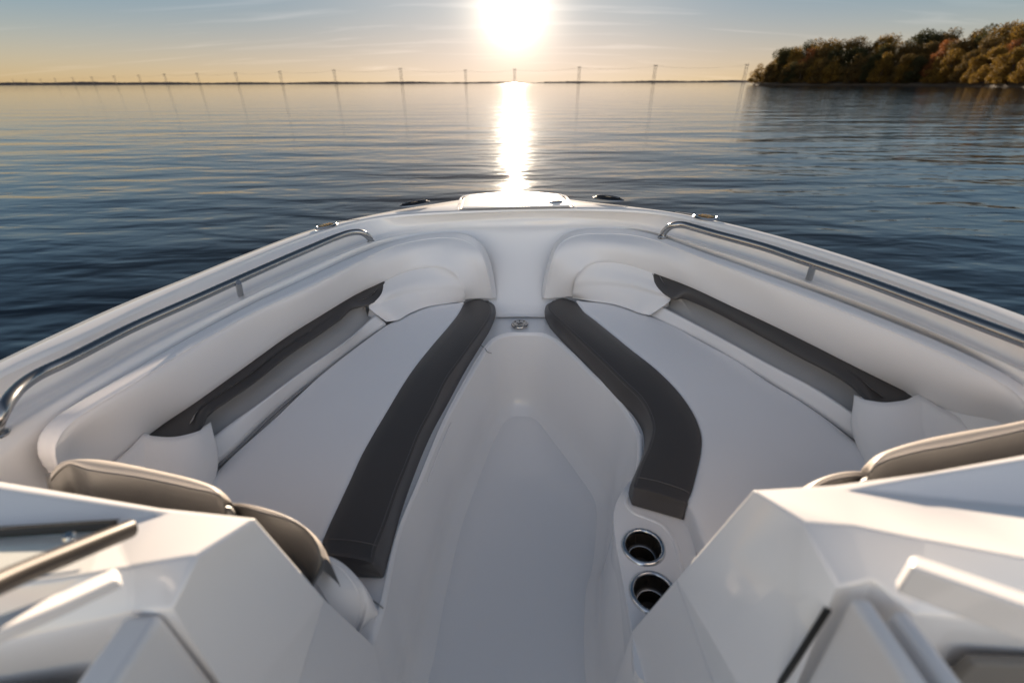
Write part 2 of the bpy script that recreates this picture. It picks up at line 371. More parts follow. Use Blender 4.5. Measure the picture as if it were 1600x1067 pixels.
# deck joint lines beside the lights
for pts in ([(520,347.5),(540,345.5),(562,343.5)], [(1055,331.8),(1070,333.6),(1085,336)]):
    tube(dz(T(pts, .583), .0015), .0016, 6, n=12).build('deck_seam', GROOVE, boat)
# round emblem plate on the bow locker lid
pe = P(812, 506.5, 1.078)
em = lathe([(0, .005), (.040, .005), (.0425, .0035), (.044, 0)], pe, 44, sx=1, sy=1).build('round_deck_plate', SATIN, boat)
mk = MB()
for g in range(8):
    a = g*math.pi/4; q = pe+Vector((math.cos(a)*.033, math.sin(a)*.033, .0062)); t = Vector((-math.sin(a), math.cos(a), 0))
    tube([q-t*.004, q+t*.004], .0012, 5, mb=mk)
tube([pe+Vector((-.016, .006, .0062)), pe+Vector((-.004, -.002, .0062)), pe+Vector((.006, .004, .0062)), pe+Vector((.018, -.006, .0062))], .0014, 5, n=12, mb=mk)
tube([pe+Vector((-.010, -.014, .0062)), pe+Vector((.010, -.014, .0062))], .0012, 5, mb=mk)
mk.build('engraving', BLACK, em)

# ------------------------------------------------------------------ grab rails
RL = T([(-8,672,.66),(-3,655,.622),(8,634,.606),(30,606,.60),(60,585,.60),(100,566,.60),(200,515,.60),(300,470,.60),(400,425,.60),(475,392,.60),(525,371,.60),(549,363.5,.60),(563,363,.607),(572,367,.625),(579,374,.655)])
RR = T([(1036,365,.655),(1042,358,.63),(1051,352.5,.607),(1064,351,.60),(1085,356,.60),(1120,366,.60),(1200,388,.60),(1250,405,.60),(1350,439,.60),(1450,476,.60),(1550,514,.60),(1600,533,.60),(1660,558,.60),(1700,590,.61),(1712,615,.66)])
for pts, posts in ((RL, [((372, 441), (376, 461))]), (RR, [((1271, 414), (1264, 436))])):
    r = tube(pts, .0155, 16, n=110).build('grab_rail', RAILM, boat, angle=60)
    for a, b in posts:
        tube([P(*a, .60), P(*b, .668)], .0115, 14, n=4).build('rail_post', SATIN, r)
    for q, q2 in ((pts[0], pts[1]), (pts[-1], pts[-2])):
        lathe([(.014, .006), (.021, .003), (.023, 0), (.023, -.01)], q+Vector((0, 0, -.012)), 24).build('rail_flange', RAILM, r)

# ------------------------------------------------------------------ side bolsters and backrest panels
BOL = {
 'L': dict(
  b0=[(100,775,.90),(82,742,.80),(62,725,.75),(50,707,.72),(45,690,.69),(52,675,.678),(70,658,.678),(100,641,.678),(200,583,.678),(300,525,.678),(400,472,.678),(475,437,.678),(550,402,.678),(600,382,.678),(650,368,.678),(700,363,.678),(735,366,.678),(755,380,.715),(765,402,.78),(769,430,.88),(774,466,1.0)],
  b1=[(120,765,.86),(87,730,.75),(77,712,0.728),(75,697,0.703),(82,680,0.688),(100,665,0.683),(150,633,0.683),(200,605,0.683),(250,573,0.683),(300,542,0.683),(400,487,0.683),(475,453,0.683),(550,415,0.683),(600,390,0.683),(650,376,0.688),(700,371,0.688),(722,373,0.693),(742,383,0.718),(755,402,.75),(762,430,.85),(769,466,.99)],
  b2=[(140,752,.84),(120,730,.80),(112,710,0.788),(120,690,0.758),(140,675,0.748),(175,658,0.748),(215,633,0.748),(250,612,0.748),(300,580,0.748),(400,515,0.748),(475,477,0.748),(550,437,0.748),(600,410,.728),(650,392,.718),(700,388,.722),(720,394,.735),(733,407,.775),(741,430,.85),(748,466,.985)],
  b3=[(110,770,.90),(135,752,.88),(177,721,.87),(230,682,.87),(257,660,.87),(290,640,.865),(350,597,.86),(400,561,.86),(450,525,.855),(500,494,.85),(562,457,.84),(600,440,.83),(625,427,.815),(650,420,.805),(675,417,.80),(695,418,.80),(710,425,.82),(720,440,.87),(725,455,.92),(726,469,.985)],
  ins_t=(3, 12),
  ins_b=[(231,683,.868),(250,686,.877),(282,687,.886),(300,682,.889),(312,673,.892),(319,664,.895),(323,654,.90),(334,643,.90),(360,625,.90),(400,597,.90),(450,557,.90),(500,523,.90),(532,500,.895),(550,484,.89),(572,478,.89),(587,471,.885),(597,460,.87),(600,441,.832)],
  ledge=[(312,703),(350,672),(400,636),(475,580),(550,527),(587,493)],
  ledge2=[(316,736),(362,697),(425,637),(500,577),(575,521),(602,504)],
  seat=[(295,775),(322,751),(360,713),(425,656),(500,586),(592,516),(612,503),(640,489),(666,479),(695,476),(725,475)],
  pf_left=[(600,440,.832),(599,452,.85),(595,462,.865),(587,471,.885),(576,478.5,.90),(577,481,.905),(589,491,.94),(604,502,.985)],
  pf_right=[(710,425,.82),(719,438,.868),(724,449,.90),(726,456,.93),(727,463,.955),(727,470,.99)],
  pf_top=[(600,440,.832),(625,427,.815),(650,420,.805),(675,417,.80),(695,418,.80),(710,425,.82)], pf_bot=[(604,502,.985),(622,499,.985),(640,489,.985),(666,479,.985),(695,474,.988),(727,470,.99)],
  pa=([(177,722,.868),(230,683,.868),(250,687,.877),(282,688,.886),(300,683,.889),(312,674,.892),(319,666,.894)], [(185,800,1.0),(222,800,1.0),(250,799,1.0),(275,792,1.0),(295,785,1.0),(310,770,1.0),(321,752,1.0)])),
 'R': dict(
  b0=[(847,466,1.0),(848,450,.94),(851,428,.87),(861,395,.77),(873,370,.715),(895,360,.678),(925,357,.678),(975,358,.678),(1012,364,.678),(1050,376,.678),(1100,395,.678),(1150,412,.678),(1200,430,.678),(1275,457,.678),(1350,486,.678),(1425,516,.678),(1500,548,.678),(1575,586,.678),(1605,602,.678),(1630,622,.71),(1640,645,.74),(1632,680,.82)],
  b1=[(851,466,.99),(855,440,.90),(865,400,.75),(878,376,0.708),(900,367,0.688),(937,365,0.688),(975,366,0.688),(1012,372,0.683),(1050,385,0.683),(1100,405,0.683),(1150,423,0.683),(1200,442,0.683),(1275,470,0.683),(1350,500,0.683),(1425,531,0.683),(1500,565,0.683),(1575,601,0.683),(1597,614,0.688),(1612,632,0.708),(1614,650,.71),(1604,678,.80)],
  b2=[(873,465,.985),(877,440,.89),(884,410,.79),(893,393,.745),(915,385,.722),(945,384,.715),(975,387,.716),(1010,394,.722),(1060,413,.733),(1100,430,0.748),(1150,448,0.748),(1200,470,0.748),(1275,503,0.748),(1350,537,0.748),(1425,572,0.748),(1500,611,0.748),(1550,636,0.758),(1575,655,0.788),(1580,675,.80),(1575,690,.84)],
  b3=[(895,464,.985),(896,445,.91),(905,425,.83),(920,412,.80),(945,409,.795),(975,412,.80),(1000,419,.81),(1021,427,.82),(1075,447,.83),(1150,482,.845),(1200,505,.85),(1275,542,.855),(1350,580,.86),(1435,622,.865),(1475,645,.87),(1522,668,.87),(1570,694,.88),(1590,705,.90)],
  ins_t=(7, 13),
  ins_b=[(1021,428,.822),(1022,440,.85),(1030,453,.87),(1044,464,.885),(1055,469,.89),(1066,467,.89),(1100,480,.89),(1150,505,.895),(1200,532,.90),(1250,559,.90),(1300,585,.90),(1330,605,.90),(1346,620,.895),(1360,630,.892),(1380,635,.888),(1400,633,.880),(1434,623,.868)],
  ledge=[(1034,480),(1100,515),(1200,570),(1275,610),(1362,668)],
  ledge2=[(1016,490),(1100,531),(1200,590),(1275,636),(1368,700)],
  seat=[(902,473),(930,473),(955,474),(985,482),(1012,493),(1050,509),(1100,536),(1150,563),(1200,597),(1250,627),(1300,662),(1325,682),(1365,711),(1400,735)],
  pf_left=[(1021,427.5,.82),(1022,440,.85),(1027,450,.865),(1036,459,.88),(1048,466.5,.90),(1047,469,.905),(1033,480,.94),(1015,492,.985)],
  pf_right=[(905,425,.83),(899,436,.868),(897,445,.90),(896,452,.93),(895,459,.955),(895,465,.99)],
  pf_top=[(1021,427.5,.82),(1000,419,.81),(975,412,.80),(945,409,.795),(920,412,.80),(905,425,.83)], pf_bot=[(1015,492,.985),(998,488,.985),(980,481,.985),(955,474,.985),(925,470,.988),(895,465,.99)],
  pa=([(1346,621,.895),(1360,631,.892),(1380,636,.888),(1400,634,.880),(1434,624,.868),(1475,646,.868),(1510,663,.868)], [(1362,705,1.0),(1375,735,1.0),(1395,752,1.0),(1420,765,1.0),(1450,770,1.0),(1490,775,1.0),(1530,775,1.0)])),
}
for side, D in BOL.items():
    s = -1 if side == 'L' else 1            # curves run aft -> fore on the left, fore -> aft on the right: inboard is to their right
    b0, b1, b2, b3 = (T(D[k]) for k in ('b0', 'b1', 'b2', 'b3'))
    n = 120
    r0, r1, r2, r3 = (smooth(resample(c, n), 12) for c in (b0, b1, b2, b3))
    under = offs(dz(r3, -.01), -.03)
    rim0 = offs(dz(r0, -.03), -.01)
    r01 = [a.lerp(b, .5)+Vector((0, 0, .003)) for a, b in zip(r0, r1)]
    rows = cross([rim0, r0, r01, r1, r2, [p for p in offs(dz(r3, .004), .004)], r3, under], 3)
    mb = MB(); mb.add(*grid(rows)); o = mb.build('side_bolster', VIN, boat, angle=70)
    tube(dz(offs(r1, .0), .0005), .0022, 6).build('piping', PIPE, o)
    # dark insert
    i0, i1 = D['ins_t']; tp = T(D['b3'][i0:i1]) if side == 'L' else T(D['b3'][i0:i1+1]); lo = T(D['ins_b'])
    a = resample(tp, 90); b = resample(lo, 90)
    m1 = [p.lerp(q, .5)+Vector((0, 0, .0)) for p, q in zip(a, b)]; m1 = offs(m1, .007)
    mb = MB(); mb.add(*grid(cross([offs(dz(a, .01), -.022), offs(a, -.004), m1, b, offs(b, -.03)], 4))); mb.build('dark_backrest_insert', DARK, boat, angle=70)
    # fore white panel
    NU, NV = 44, 24
    cT = resample(T(D['pf_top']), NU); cB = resample(T(D['pf_bot']), NU); cL_ = resample(T(D['pf_left']), NV, 6); cR_ = smooth(resample(T(D['pf_right']), NV), 6)
    cL_[0], cL_[-1], cR_[0], cR_[-1] = cT[0], cB[0], cT[-1], cB[-1]
    rows = []
    for j_ in range(NV):
        v = j_/(NV-1); row = []
        for i_ in range(NU):
            u = i_/(NU-1)
            row.append(cT[i_]*(1-v)+cB[i_]*v+cL_[j_]*(1-u)+cR_[j_]*u-(cT[0]*(1-u)*(1-v)+cT[-1]*u*(1-v)+cB[0]*(1-u)*v+cB[-1]*u*v))
        rows.append(row)
    if side == 'R': rows = [list(reversed(r_)) for r_ in rows]
    back = [offs(dz(rows[-1], .002), -.03)]
    mb = MB(); mb.add(*grid(rows+back)); o = mb.build('backrest_panel', PERF, boat, angle=70)
    edge = [r_[0 if side == 'L' else -1] for r_ in rows]
    tube(rows[0], .0020, 6).build('piping', PIPE, o)
    tube(edge+(rows[-1] if side == 'L' else list(reversed(rows[-1]))), .0024, 6).build('piping', PIPE, o)
    # aft white panel
    ta, la = (resample(T(q), 40) for q in D['pa'])
    md = offs([p.lerp(q, .5) for p, q in zip(ta, la)], .012)
    mb = MB(); mb.add(*grid(cross([offs(ta, -.002), md, la], 5))); o = mb.build('backrest_panel', PERF, boat, angle=70); solid(o, .03, -1)
    ed = [P(*q) for q in (((319,666,.905), (319,700,.95), (321,752,1.0)) if side == 'L' else ((1346,621,.905), (1353,660,.95), (1362,705,1.0)))]
    tube(ed, .003, 6, n=14).build('piping', PIPE, o)
    tube(offs(ta, .002), .0022, 6).build('piping', PIPE, o)
    # recess lining behind the ledge
    lt_ = T(D['ledge'], .95); lb_ = T(D['ledge2'], .995)
    insb = T(D['ins_b'])
    seg = resample(insb[5:-1] if side == 'L' else insb[1:-3], 60); lt6 = resample(lt_, 60)
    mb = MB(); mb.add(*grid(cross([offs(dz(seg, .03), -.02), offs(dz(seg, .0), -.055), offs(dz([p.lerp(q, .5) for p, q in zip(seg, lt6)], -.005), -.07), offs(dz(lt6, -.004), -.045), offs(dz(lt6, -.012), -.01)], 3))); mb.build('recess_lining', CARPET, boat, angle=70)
    for e in (0, -1):                       # closing cheeks of the recess
        q = [seg[e], offs(seg, -.055)[e], offs(dz(lt6, -.02), -.05)[e], lt6[e]+Vector((0, 0, -.02))]
        MB().add(q, [(0, 1, 2, 3)]).build('recess_cheek', GEL, boat, smooth=False)
    a = resample(lt_, 60); b = resample(lb_, 60)
    mb = MB(); mb.add(*grid(cross([offs(dz(a, -.02), -.03), offs(dz(a, -.002), -.012), a, [p.lerp(q, .3)+Vector((0, 0, .005)) for p, q in zip(a, b)], [p.lerp(q, .75) for p, q in zip(a, b)], offs(dz(b, -.002), .001), offs(dz(b, -.03), .0), dz(b, -.09)], 3))); mb.build('ledge', GEL, boat, angle=70)
    tube(offs(dz(b, -.018), .010), .006, 6).build('ledge_gap', GROOVE, boat)

# ------------------------------------------------------------------ seat cushions
def seat_cushion(outer, bound, name='seat_cushion'):
    o_ = resample(outer, 80); b_ = resample(bound, 80)
    mid_ = [p.lerp(q, .5)+Vector((0, 0, .012)) for p, q in zip(o_, b_)]
    q1 = [p.lerp(q, .12)+Vector((0, 0, .007)) for p, q in zip(o_, b_)]; q2 = [p.lerp(q, .88)+Vector((0, 0, .006)) for p, q in zip(o_, b_)]
    rows = [dz(o_, -.085), dz(o_, -.012), [p.lerp(q, .015)+Vector((0, 0, .0)) for p, q in zip(o_, b_)], q1, mid_, q2, b_, dz(b_, -.05)]
    mb = MB(); mb.add(*grid(cross(rows, 3)))
    # end walls
    for e in (0, -1):
        col = [r_[e] for r_ in rows]; mb.add(*grid([col, [Vector((p.x, p.y, Z(1.085))) for p in col]]))
    return mb.build(name, VIN, boat, angle=60)
LB = T([(505,842),(547,750),(567,707),(600,650),(642,582),(675,540),(700,511),(715,492),(722,480),(725,474)], 1.0)
LO = T(BOL['L']['seat'], 1.0)
# the outer edge wraps round the front: cut it where it meets the strip
seat_cushion([P(330,872,1.0)]+[P(285,800,1.0)]+LO, [P(500,853,1.0)]+LB)
def strip(outer, inner, bottom, caps, nm, lowz=1.088):
    n = 90
    a, b, c = (resample(q, n) for q in (outer, inner, bottom))
    sgn = 1
    m = [p.lerp(q, .5)+Vector((0, 0, .010)) for p, q in zip(a, b)]
    m2 = [p.lerp(q, .88)+Vector((0, 0, .006)) for p, q in zip(a, b)]
    low = [Vector((p.x, p.y, Z(lowz))) for p in a]
    br = [p.lerp(q, .08)+Vector((0, 0, .0)) for p, q in zip(b, c)]
    rows = [low, dz(a, -.02), dz(a, -.001), m, m2, b, br, [p.lerp(q, .55)+Vector(((q.x-p.x)*.25, (q.y-p.y)*.1, 0)) for p, q in zip(b, c)], c, [p.lerp(q, .1) for p, q in zip(c, low)]]
    mb = MB(); mb.add(*grid([rows[0]]+cross(rows[1:-1], 3)+[rows[-1]]))
    # rounded end caps
    full = [rows[0]]+cross(rows[1:-1], 3)+[rows[-1]]
    for e, out in caps:
        col = [r_[e] for r_ in full]+[full[0][e]]; cn = sum(col, Vector((0, 0, 0)))/len(col)
        c1 = [p+(cn-p)*.01+Vector(out)*.5 for p in col]; c2 = [p+(cn-p)*.07+Vector(out) for p in col]
        c3 = [cn+(p-cn)*.5+Vector(out)*1.15 for p in col]; c4 = [cn+Vector(out)*1.2 for p in col]
        mb.add(*grid([col, c1, c2, c3, c4]))
    o = mb.build(nm, DARK, boat, angle=50)
    st = MB(); tube(dz([p.lerp(q, .955) for p, q in zip(a, b)], .0036), .0011, 5, mb=st); tube(dz([p.lerp(q, .10) for p, q in zip(b, c)], .0), .0011, 5, mb=st)
    for e, out in caps:
        if e == end_seam: k0 = 2 if e == 0 else -3; tube([r_[k0]+Vector((0, 0, .0012)) for r_ in full[4:14]], .0012, 5, mb=st)
    st.build('stitching', THREAD, o)
    return o
LE = T([(584,872),(587,857),(600,825),(615,782),(620,767),(637,725),(657,675),(675,641),(700,590),(715,569),(732,545),(750,520),(764,498),(768,486),(765,476),(757,471)], 1.0)
LC = T([(601,897,1.085),(604,885,1.088),(625,807,1.088),(650,735,1.088),(675,676,1.088),(700,630,1.088),(725,583,1.088),(750,542,1.088),(765,517,1.088),(772,501,1.088),(775,488,1.07),(773,478,1.05),(765,472,1.03)])
end_seam = 0
strip(T([(506,860),(505,842),(547,750),(567,707),(600,650),(642,582),(675,540),(700,511),(715,492),(722,480),(727,473),(735,470.5)], 1.0), LE, LC, ((0, (0, -.012, 0)), (-1, (0, .01, 0))), 'seat_edge_strip')
RB = T([(900,472),(912,487),(930,501),(987,547),(1025,577),(1062,615),(1085,650),(1095,680),(1094,706),(1087,738),(1079,768),(1073,783)], 1.0)
RO = T(BOL['R']['seat'], 1.0)
seat_cushion(RB+[P(1082,800,1.0), P(1092,830,1.0), P(1104,858,1.0), P(1130,900,1.0)], RO+[P(1410,790,1.0), P(1330,880,1.0)])
RE = T([(867,471),(859,474),(857,482),(865,492),(877,503),(900,525),(937,560),(975,597),(1000,621),(1014,645),(1020,668),(1014,697),(1002,723),(992,752),(990,758)], 1.0)
RC = T([(862,473,1.03),(853,479,1.05),(851,492,1.07),(858,510,1.088),(875,530,1.088),(925,580,1.088),(962,620,1.088),(990,650,1.088),(1004,675,1.088),(1006,700,1.080),(998,728,1.065),(988,752,1.060),(982,770,1.062),(986,785,1.063)])
end_seam = -1
strip([P(890,469,1.0)]+RB, RE, RC, ((0, (0, .01, 0)), (-1, (0, -.012, 0))), 'seat_edge_strip', 1.064)

# ------------------------------------------------------------------ footwell: seat base flange, walls and floor
FC = (-.03, 1.1); FA = [R(-160+320*i/160) for i in range(161)]
pf = lambda c: polar(c, FA, FC)
RIMO = T([(570,1010,1.088),(590,950,1.088),(617,837,1.088),(652,750,1.088),(688,662,1.088),(710,618,1.088),(748,552,1.088),(766,530,1.088),(790,520,1.088),(820,519,1.088),(850,520,1.088),(872,530,1.088),(930,585,1.088),(967,622,1.088),(1000,672,1.088),(1003,692,1.085),(998,738,1.088),(985,757,1.09)])
RIM = T([(583,1012,1.10),(599,960,1.10),(625,837,1.10),(660,750,1.10),(697,662,1.10),(717,625,1.10),(757,556,1.10),(772,534,1.10),(790,526,1.10),(820,524,1.10),(850,526,1.10),(868,536,1.10),(925,590,1.10),(962,627,1.10),(992,675,1.10),(996,692,1.095),(992,737,1.10),(980,760,1.10)])
aft = lambda c, xl, xr: [Vector((xl, -.7, c[0].z)), Vector((xl, .2, c[0].z))]+c+[Vector((xr, .80, c[-1].z)), Vector((xr, .45, c[-1].z)), Vector((xr, .1, c[-1].z)), Vector((xr, -.7, c[-1].z))]
FLO = T([(645,1067),(653,1041),(677,931),(708,814),(728,765),(747,720),(762,686),(777,660),(786,647),(800,640),(815,639.5),(832,641),(846,650),(862,669),(911,728),(945,776),(948,810),(940,885),(930,920),(927,960),(929,1067)], 1.57)
ro = pf(aft(RIMO, -.395, .242)); ri = pf(aft(RIM, -.385, .234))
fl = pf([Vector((-.385, -.7, Z(1.57)))]+FLO+[Vector((.165, -.7, Z(1.57)))])
flange_out = [Vector((p.x*1.0, p.y, Z(1.09))) for p in gb_]
fo = pf([Vector((-1.3, -.7, Z(1.093)))]+[Vector((p.x, p.y, Z(1.093))) for p in BASE[1:-1]]+[Vector((1.2, -.7, Z(1.093)))])
flz = setz(ro, Z(1.090))
KC = [i for i, a in enumerate(FA) if a < R(112)][-1]+1
mb = MB(); mb.add(*grid([fo[:KC], [p.lerp(q, .97) for p, q in zip(fo, flz)][:KC], flz[:KC]]))
mb.build('seat_base', GEL, boat, angle=50)
r_in = [p.lerp(q, .5) for p, q in zip(ro, ri)]
rows = [dz(ro, -.001), dz(r_in, .003), ri, [p.lerp(q, .03) for p, q in zip(ri, fl)], [p.lerp(q, .5) for p, q in zip(ri, fl)], [p.lerp(q, .90) for p, q in zip(ri, fl)]]
cen = Vector((-.03, 1.0, Z(1.575)))
fli = [Vector((p.x+(cen.x-p.x)*.13, p.y+(cen.y-p.y)*.055, Z(1.575))) for p in fl]
rows = cross(rows+[fli], 4)
mb = MB(); mb.add(*grid(rows)); mb.build('footwell_liner', GEL, boat, angle=70)
# floor sheet: strips between left and right floor edge by Y
mb = MB(); nn = len(fli)//2
lf = fli[:nn+1]; rf = list(reversed(fli[nn:]))
mb.add(*grid([[a.lerp(b, k/12) for k in range(13)] for a, b in zip(lf, rf)])); mb.build('cockpit_floor', FLOOR, boat, angle=60)
# raised lip lines on the rim
tube(dz([p.lerp(q, .25) for p, q in zip(ro, ri)][8:118], .0015), .0030, 6).build('rim_bead', GEL, boat)
# locker door in the left footwell wall: a shallow moulded step with a finger slot
tube(T([(752,540,1.089),(758,545,1.092),(762,550,1.098),(768,552,1.11)]), .0022, 6, n=14).build('locker_door_seam', GROOVE, boat)
def wallpt(x, y, h): return P(x, y, h)
sl_ = T([(697,672,1.145),(675,727,1.145)])
tube([sl_[0], sl_[1]], .004, 8, n=6).build('finger_slot', GROOVE, boat)
tube(T([(705,660,1.13),(686,706,1.132),(668,752,1.135)]), .0022, 6, n=14).build('locker_door_edge', GEL, boat)
tube(T([(570,934,1.086),(581,937,1.086),(590,943,1.086),(599,950,1.09)]), .0018, 6, n=14).build('base_seam', GROOVE, boat)

# ------------------------------------------------------------------ cup holder pod (right)
HP = 1.066
pod = T([(983,753),(972,768),(963,785),(959,803),(960,830),(966,867),(973,905),(981,950),(988,990),(1000,1060),(1200,1060),(1150,960),(1110,900),(1088,868),(1090,845),(1088,815),(1068,798),(1040,780),(1000,765)], HP)
cups = [P(1005, 854, HP), P(1020.5, 926, HP)]
RC_ = .0475
def poly_holes(outline, holes, th, name, m):
    bm = bmesh.new(); es = []
    def ring(pts):
        vs = [bm.verts.new(p) for p in pts]
        for i in range(len(vs)): es.append(bm.edges.new((vs[i], vs[(i+1) % len(vs)])))
        return vs
    ov = ring(outline); hv = [ring(h) for h in holes]
    bmesh.ops.triangle_fill(bm, use_beauty=True, use_dissolve=False, edges=es)
    for vs in [ov]+hv:
        lo = [bm.verts.new(v.co-Vector((0, 0, th))) for v in vs]
        for i in range(len(vs)): bm.faces.new((vs[i], vs[(i+1) % len(vs)], lo[(i+1) % len(vs)], lo[i]))
    bmesh.ops.recalc_face_normals(bm, faces=bm.faces)
    me = bpy.data.meshes.new(name); bm.to_mesh(me); bm.free(); me.materials.append(m)
    o = bpy.data.objects.new(name, me); C.objects.link(o); o.parent = boat
    return o
po = resample(pod+[pod[0]], 90)[:-1]
holes = [[c+Vector((RC_*math.cos(a), RC_*math.sin(a), 0)) for a in [2*math.pi*i/40 for i in range(40)]] for c in cups]
pod_o = poly_holes(po, holes, .035, 'cup_holder_pod', GEL)
skirt = resample(pod[:10], 50)
mb = MB(); mb.add(*grid(cross([dz(skirt, .0), offs(dz(skirt, -.012), -.006), offs(dz(skirt, -.09), -.004), [Vector((p.x-.01, p.y, Z(1.57))) for p in skirt]], 3)))
mb.build('pod_side', GEL, boat, angle=70)
tube(dz(resample(T([(984,768),(978,785),(990,800),(1010,808),(1035,820),(1052,842),(1062,875),(1068,905)], HP), 50), .0), .006, 8, flat=.6).build('pod_lip', GEL, boat)
for c in cups:
    u = lathe([(RC_-.004, -.004), (RC_-.003, .004), (RC_, .007), (RC_+.004, .0065), (RC_+.008, .003), (RC_+.009, -.001)], c, 56).build('cup_holder', STEEL, boat, angle=60)
    lathe([(RC_-.003, .0), (RC_-.006, -.045), (RC_-.013, -.048), (RC_-.0145, -.052), (RC_-.017, -.085), (.0, -.087)], c, 48).build('cup_well', CUPI, u, angle=40)
    tr = [c+Vector((math.cos(a)*(RC_-.012), math.sin(a)*(RC_-.012), -.046)) for a in [2*math.pi*i/48 for i in range(49)]]
    tube(tr, .0022, 8, caps=False).build('step_ring', SATIN, u)

# ------------------------------------------------------------------ aft seat backs behind the consoles
def pad(top, seam, aftb, zb, m, nm='seat_back_pad', lean=0., n=50):
    a, b = resample(top, n), resample(seam, n)
    lift = lambda c, k: [Vector((p.x*(HF-p.z-k)/(HF-p.z), p.y*(HF-p.z-k)/(HF-p.z), p.z+k)) for p in c]   # nearer along the same slope
    b = lift(b, .015)
    am = [p.lerp(q, .5)+Vector((0, 0, .008)) for p, q in zip(a, b)]
    bo = [Vector((q.x-lean*i_/(n-1), q.y+aftb, zb)) for i_, q in enumerate(b)]; bm_ = [p.lerp(q, .35)+Vector((0, -.018, 0)) for p, q in zip(b, bo)]
    fo_ = [Vector((p.x, p.y+.015, zb)) for p in a]; f1 = [p+Vector((0, .010, -.022)) for p in a]
    rows = cross([fo_, f1, a, am, b, bm_, bo], 4)
    mb = MB(); mb.add(*grid(rows[16:])); tp_ = MB(); tp_.add(*grid(rows[:17]))
    for e in (0, -1):
        col = [r_[e] for r_ in rows]; cn = sum(col, Vector((0, 0, 0)))/len(col); d = Vector((-.012 if e == 0 else (.003 if lean else .012), 0, 0))
        mb.add(*grid([col, [cn+(p-cn)*.94+d for p in col], [cn+(p-cn)*.6+d*1.7 for p in col], [cn+d*1.8 for p in col]]))
    o = mb.build(nm, m, boat, angle=70)
    tp_.build('pad_top', PADT, o, angle=70)
    tube(dz(b, .001), .0026, 6).build('seam_piping', TAUPE, o)
    return o
pad(T([(84,738,.70),(96,725,.67),(115,718.5,.655),(140,717,.65),(170,720,.65),(250,736,.65),(310,751,.65),(338,763,.655),(350,776,.665),(354,790,.70)]),
    T([(80,750,.70),(93,735,.68),(106,727,.672),(140,736,.665),(225,749,.665),(300,765,.665),(335,773,.668),(347,779,.675),(350,795,.70)]), -.03, Z(.95), TAUPE)
pad(T([(343,800,.74),(352,791,.72),(372,788,.71),(400,791,.71),(440,803,.715),(475,823,.725),(495,845,.74),(504,870,.77)]),
    T([(345,803,.745),(352,796,.73),(375,793,.722),(412,803,.72),(450,814,.725),(475,827,.735),(494,850,.75),(502,874,.775)]), -.01, Z(.89), TAUPE, lean=.075)
pad(T([(1355,745,.70),(1357,727,.67),(1372,711,.655),(1400,699,.65),(1450,685,.65),(1500,675,.65),(1560,665,.65),(1640,652,.65),(1665,660,.66)]),
    T([(1357,752,.70),(1360,737,.68),(1380,724,.668),(1430,709,.665),(1500,696,.665),(1560,683,.665),(1640,668,.665),(1665,675,.68)]), -.03, Z(.95), TAUPE)
pad(T([(1240,775,.75),(1262,757,.72),(1290,744,.71),(1320,737.5,.705),(1345,738,.705),(1368,744,.71),(1380,752,.73)]),
    T([(1242,790,.76),(1266,770,.73),(1292,755,.72),(1320,748,.715),(1345,746,.715),(1366,750,.72),(1378,758,.74)]), -.02, Z(.97), TAUPE)
# light vinyl lower end of the left seat back
wl = resample(T([(478,872,.86),(505,868,.88),(525,876,.90),(547,895,.93),(562,915,.96),(569,938,1.0),(566,960,1.04),(556,985,1.085)]), 40)
wi = resample(T([(470,880,.85),(484,893,.86),(492,905,.87),(500,918,.89),(508,932,.91),(518,948,.94),(530,966,.98),(540,985,1.03)]), 40)
mb = MB(); mb.add(*grid(cross([[Vector((p.x+.01, p.y+.02, Z(1.09))) for p in wl], offs(dz(wl, -.01), -.008), wl, [p.lerp(q, .15)+Vector((0, 0, .004)) for p, q in zip(wl, wi)], [p.lerp(q, .6)+Vector((0, 0, .008)) for p, q in zip(wl, wi)], wi], 4)))
o = mb.build('seat_back_base', VIN, boat, angle=70)
tube([p.lerp(q, .12)+Vector((0, 0, .004)) for p, q in zip(wl, wi)], .0018, 6).build('piping', PIPE, o)

# ------------------------------------------------------------------ consoles on either side of the walkthrough
def polyface(lst): return lst
def facet(name, faces, m, bw=.012, seg=4, th=.0):
    bm = bmesh.new(); cache = {}
    def v(p):
        k = tuple(round(c, 4) for c in p)
        if k not in cache: cache[k] = bm.verts.new(p)
        return cache[k]
    for f in faces:
        try: bm.faces.new([v(p) for p in f])
        except ValueError: pass
    bmesh.ops.recalc_face_normals(bm, faces=bm.faces)
    me = bpy.data.meshes.new(name); bm.to_mesh(me); bm.free(); me.materials.append(m)
    for p in me.polygons: p.use_smooth = True
    o = bpy.data.objects.new(name, me); C.objects.link(o); o.parent = boat
    b = bevel(o, bw, seg, 12); o.modifiers['bevel'].harden_normals = False
    me.set_sharp_from_angle(angle=R(75))
    return o
V3 = Vector
# left
pk = P(400, 808, .55); bL = PX(305, 866, -.458); cL = PX(268, 947, -.458)
e1 = P(508, 935, .85); e2 = P(585, 1010, 1.088)
lowA = V3((-.400, .20, e1.z)); fwdf = V3((-.378, .50, Z(1.575)))
dL = V3((-.458, cL.y-.01, Z(.80)))
f1_, f2_, f3_ = P(250, 792, .55), P(75, 763, .55), P(-160, 725, .55)
